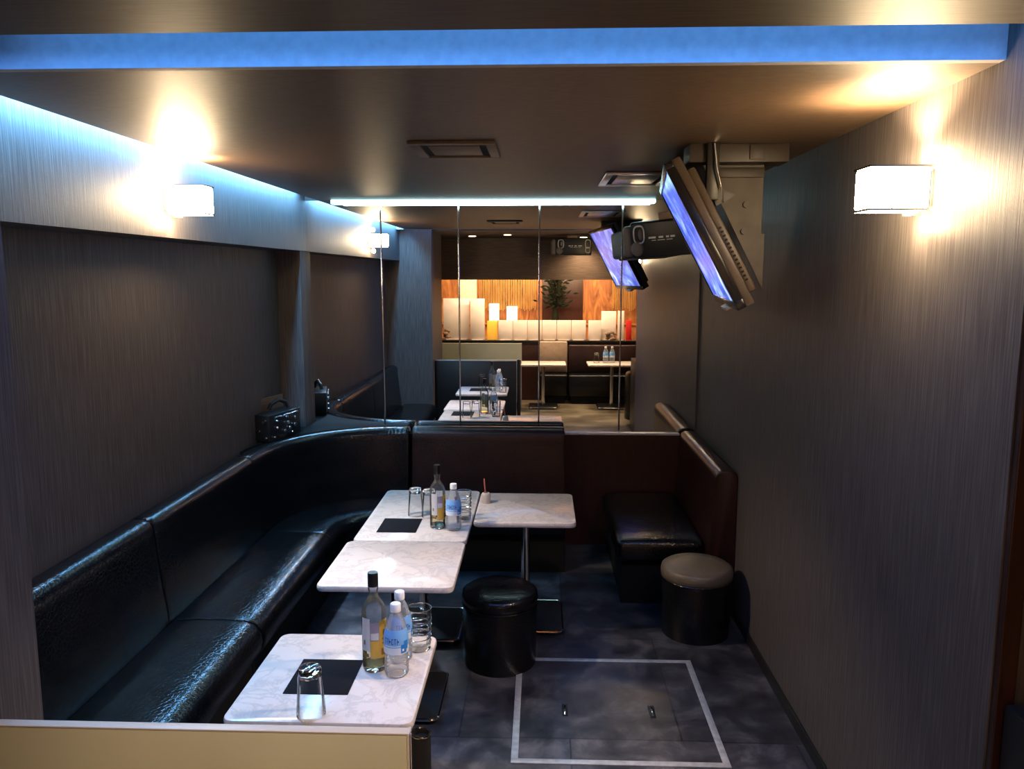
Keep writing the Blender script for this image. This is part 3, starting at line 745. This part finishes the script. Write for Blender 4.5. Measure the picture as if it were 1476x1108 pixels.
# second partition, tables, benches and armchair of the hall
t = thing('partition', 'beige partition beyond the doorway, seen in the mirror', 'partition', (0, 0, 0))
MB().box(-1.62, -.30, -.31, -.285, .1, .985, .003).build('front_panel', M['beige'], t)
MB().box(-1.62, -.30, -.335, -.3105, .0, .98, .003).build('rear_panel', M['black'], t)
MB().box(-.2995, -.285, -.335, -.285, 0, .985, .002).build('end_cap', M['pot'], t)
table('square marble table beyond the doorway, before the tan bench back', -.30, .38, -.68, -.14)
table('marble table with water bottles beyond the doorway', .70, 1.44, -.68, -.14)
t = thing('padded_bench', 'tan padded bench back below the cream boards', 'bench', (0, 0, 0))
MB().box(-.02, .42, -1.08, -.98, .46, .955, .02, 3).build('backrest', M['tan'], t, smooth=50)
MB().box(-.02, .42, -1.08, -.74, .12, .455, .03, 3).build('seat', M['leather'], t, smooth=50)
MB().box(.02, .38, -1.06, -.78, 0, .1195).build('base', M['blackmatte'], t, smooth=0)
t = thing('padded_bench', 'dark bench with brown back against the bar counter', 'bench', (0, 0, 0))
MB().box(.44, 2.3, -1.08, -.98, .46, .90, .02, 3).build('backrest', M['leather_maroon'], t, smooth=50)
MB().box(.44, 2.3, -1.08, -.70, .12, .455, .03, 3).build('seat', M['leather'], t, smooth=50)
MB().box(.48, 2.26, -1.06, -.74, 0, .1195).build('base', M['blackmatte'], t, smooth=0)
water('left water bottle on the table beyond the doorway', .98, -.45, PI)
water('right water bottle on the table beyond the doorway', 1.08, -.47, PI+.4)
tumbler('upturned tumbler on the table beyond the doorway', .84, -.42)
t = thing('tub_armchair', 'black tub armchair beside the doorway, seen in the mirror', 'chair', (1.42, 1.0, 0), PI/2)
pts = [(.0+.30*math.cos(a), .30*math.sin(a)) for a in [PI*1.15*(i/20)-.075*PI*1 for i in range(21)]]
nr = [(-x/.30, -y/.30) for x, y in pts]
MB().sweep(pts, nr, [(0, .1), (0, .68), (.02, .715), (.05, .725), (.08, .715), (.095, .68), (.10, .1)], .03).build('backrest', M['leather'], t, smooth=50)
MB().lathe([(.17, .1), (.195, .12), (.195, .40), (.18, .43), (.02, .44)], 32).build('seat', M['leather'], t, smooth=50)
for sx in (-.14, .14):
    for sy in (-.14, .14): MB().cyl((sx, sy, 0), .016, .0995, 12).build('leg', M['chrome'], t)

# ------------------------------------------------------------------ lights the place has, plus added fill lights
def area(name, loc, rot, sx, sy, col, power, spread=PI):
    l = bpy.data.lights.new(name, 'AREA'); l.shape = 'RECTANGLE'; l.size = sx; l.size_y = sy; l.color = col; l.energy = power; l.spread = spread
    o = bpy.data.objects.new(name, l); COL.objects.link(o); o.location = loc; o.rotation_euler = rot; return o
def spot(name, loc, rot, col, power, ang, blend=.3, r=.02):
    l = bpy.data.lights.new(name, 'SPOT'); l.color = col; l.energy = power; l.spot_size = math.radians(ang); l.spot_blend = blend; l.shadow_soft_size = r
    o = bpy.data.objects.new(name, l); COL.objects.link(o); o.location = loc; o.rotation_euler = rot; return o
def point(name, loc, col, power, r=.03):
    l = bpy.data.lights.new(name, 'POINT'); l.color = col; l.energy = power; l.shadow_soft_size = r
    o = bpy.data.objects.new(name, l); COL.objects.link(o); o.location = loc; return o
CY = (.17, .53, 1.0); BL = (.055, .36, 1.0); WM = (1, .68, .38)
area('left_cove_light', (-1.655, 3.87, 2.598), (0, 0, 0), .05, 3.4, CY, 80)
area('slot_light', (-.22, 1.815, 2.60), (math.radians(60), 0, 0), 2.8, .03, BL, 8)
area('slot_downward_light', (-.22, 1.95, 2.60), (math.radians(12), 0, 0), 2.8, .14, (.10, .33, 1.0), 14, math.radians(110))
area('mirror_bar_light', (-.33, YM-.06, ZC-.03), (math.radians(15), 0, 0), 2.2, .02, (.6, .93, 1), 3)
for nm, x, y, z, s in (('left', XS, 3.625, 2.335, 1), ('right', XR, 2.465, 2.252, -1)):
    spot(nm+'_sconce_up', (x+s*.11, y, z+.072), (PI, 0, 0), WM, 75, 124, .6, .04)
    spot(nm+'_sconce_out', (x+s*.12, y, z-.072), (0, s*-math.radians(34), 0), (1, .76, .52), 155, 74, .6, .05)
    point(nm+'_sconce_top', (x+s*.045, y, z+.10), WM, 2.6, .02)
    point(nm+'_sconce_side', (x+s*.06, y-.105, z), WM, 1.5, .02)
    point(nm+'_sconce_down', (x+s*.045, y, z-.105), WM, 2.2, .02)
# hall: warm downlights, and added unseen fill lights for the back bar and counter
tag(MB().cyl((-.95, .45, ZC-.006), .05, .005, 24).build('downlight', M['downlight']), 'added warm downlight in the hall ceiling brightening the mirrored partition', 'lamp', 'hall downlights')  # extra unseen lamp, added to brighten the second partition
spot('hall_downlight', (-.95, .45, ZC-.012), (math.radians(-22), 0, 0), (1, .80, .55), 60, 62, .8, .05)
for x, y, p in ((-.45, .80, 110), (.60, .05, 120)):
    tag(MB().cyl((x, y, ZC-.006), .05, .005, 24).build('downlight', M['downlight']), 'warm recessed downlight in the hall ceiling '+('before the partition' if x < 0 else 'before the bulkhead'), 'lamp', 'hall downlights')
    spot('hall_downlight', (x, y, ZC-.012), (math.radians(24), 0, math.radians(8)) if x < 0 else (0, 0, 0), (1, .80, .58), p, 62 if x < 0 else 130, .9, .05)
area('bar_fill_light', (0, -2.2, 2.5), (math.radians(-35), 0, 0), 3.6, .1, (1, .66, .30), 170)  # added area lamp that brightens the back bar, no fixture modelled
area('counter_fill_light', (.1, -.72, 2.40), (math.radians(-30), 0, 0), 3.0, .08, (1, .74, .47), 140)  # added front fill for the cream boards, no fixture modelled

# ------------------------------------------------------------------ world, camera, view
w_ = bpy.data.worlds.new('World'); S.world = w_; w_.use_nodes = True
w_.node_tree.nodes['Background'].inputs['Color'].default_value = (.02, .018, .02, 1)
cam = bpy.data.cameras.new('Camera'); co = bpy.data.objects.new('Camera', cam); COL.objects.link(co); S.camera = co
co.location = (0, 0, 2.0); co.rotation_euler = (PI/2-.138, 0, .0365)
cam.sensor_width = 36; cam.sensor_fit = 'HORIZONTAL'; cam.lens = 1140/1476*36; cam.clip_start = .02; cam.clip_end = 100
S.view_settings.view_transform = 'Standard'; S.view_settings.look = 'None'; S.view_settings.gamma = 1; S.view_settings.use_curve_mapping = False
S.view_settings.exposure = 0.0
S.cycles.use_denoising = True; S.cycles.max_bounces = 10; S.cycles.glossy_bounces = 6; S.cycles.transmission_bounces = 10; S.cycles.transparent_max_bounces = 16
S.cycles.caustics_reflective = False; S.cycles.caustics_refractive = False; S.cycles.sample_clamp_indirect = 30
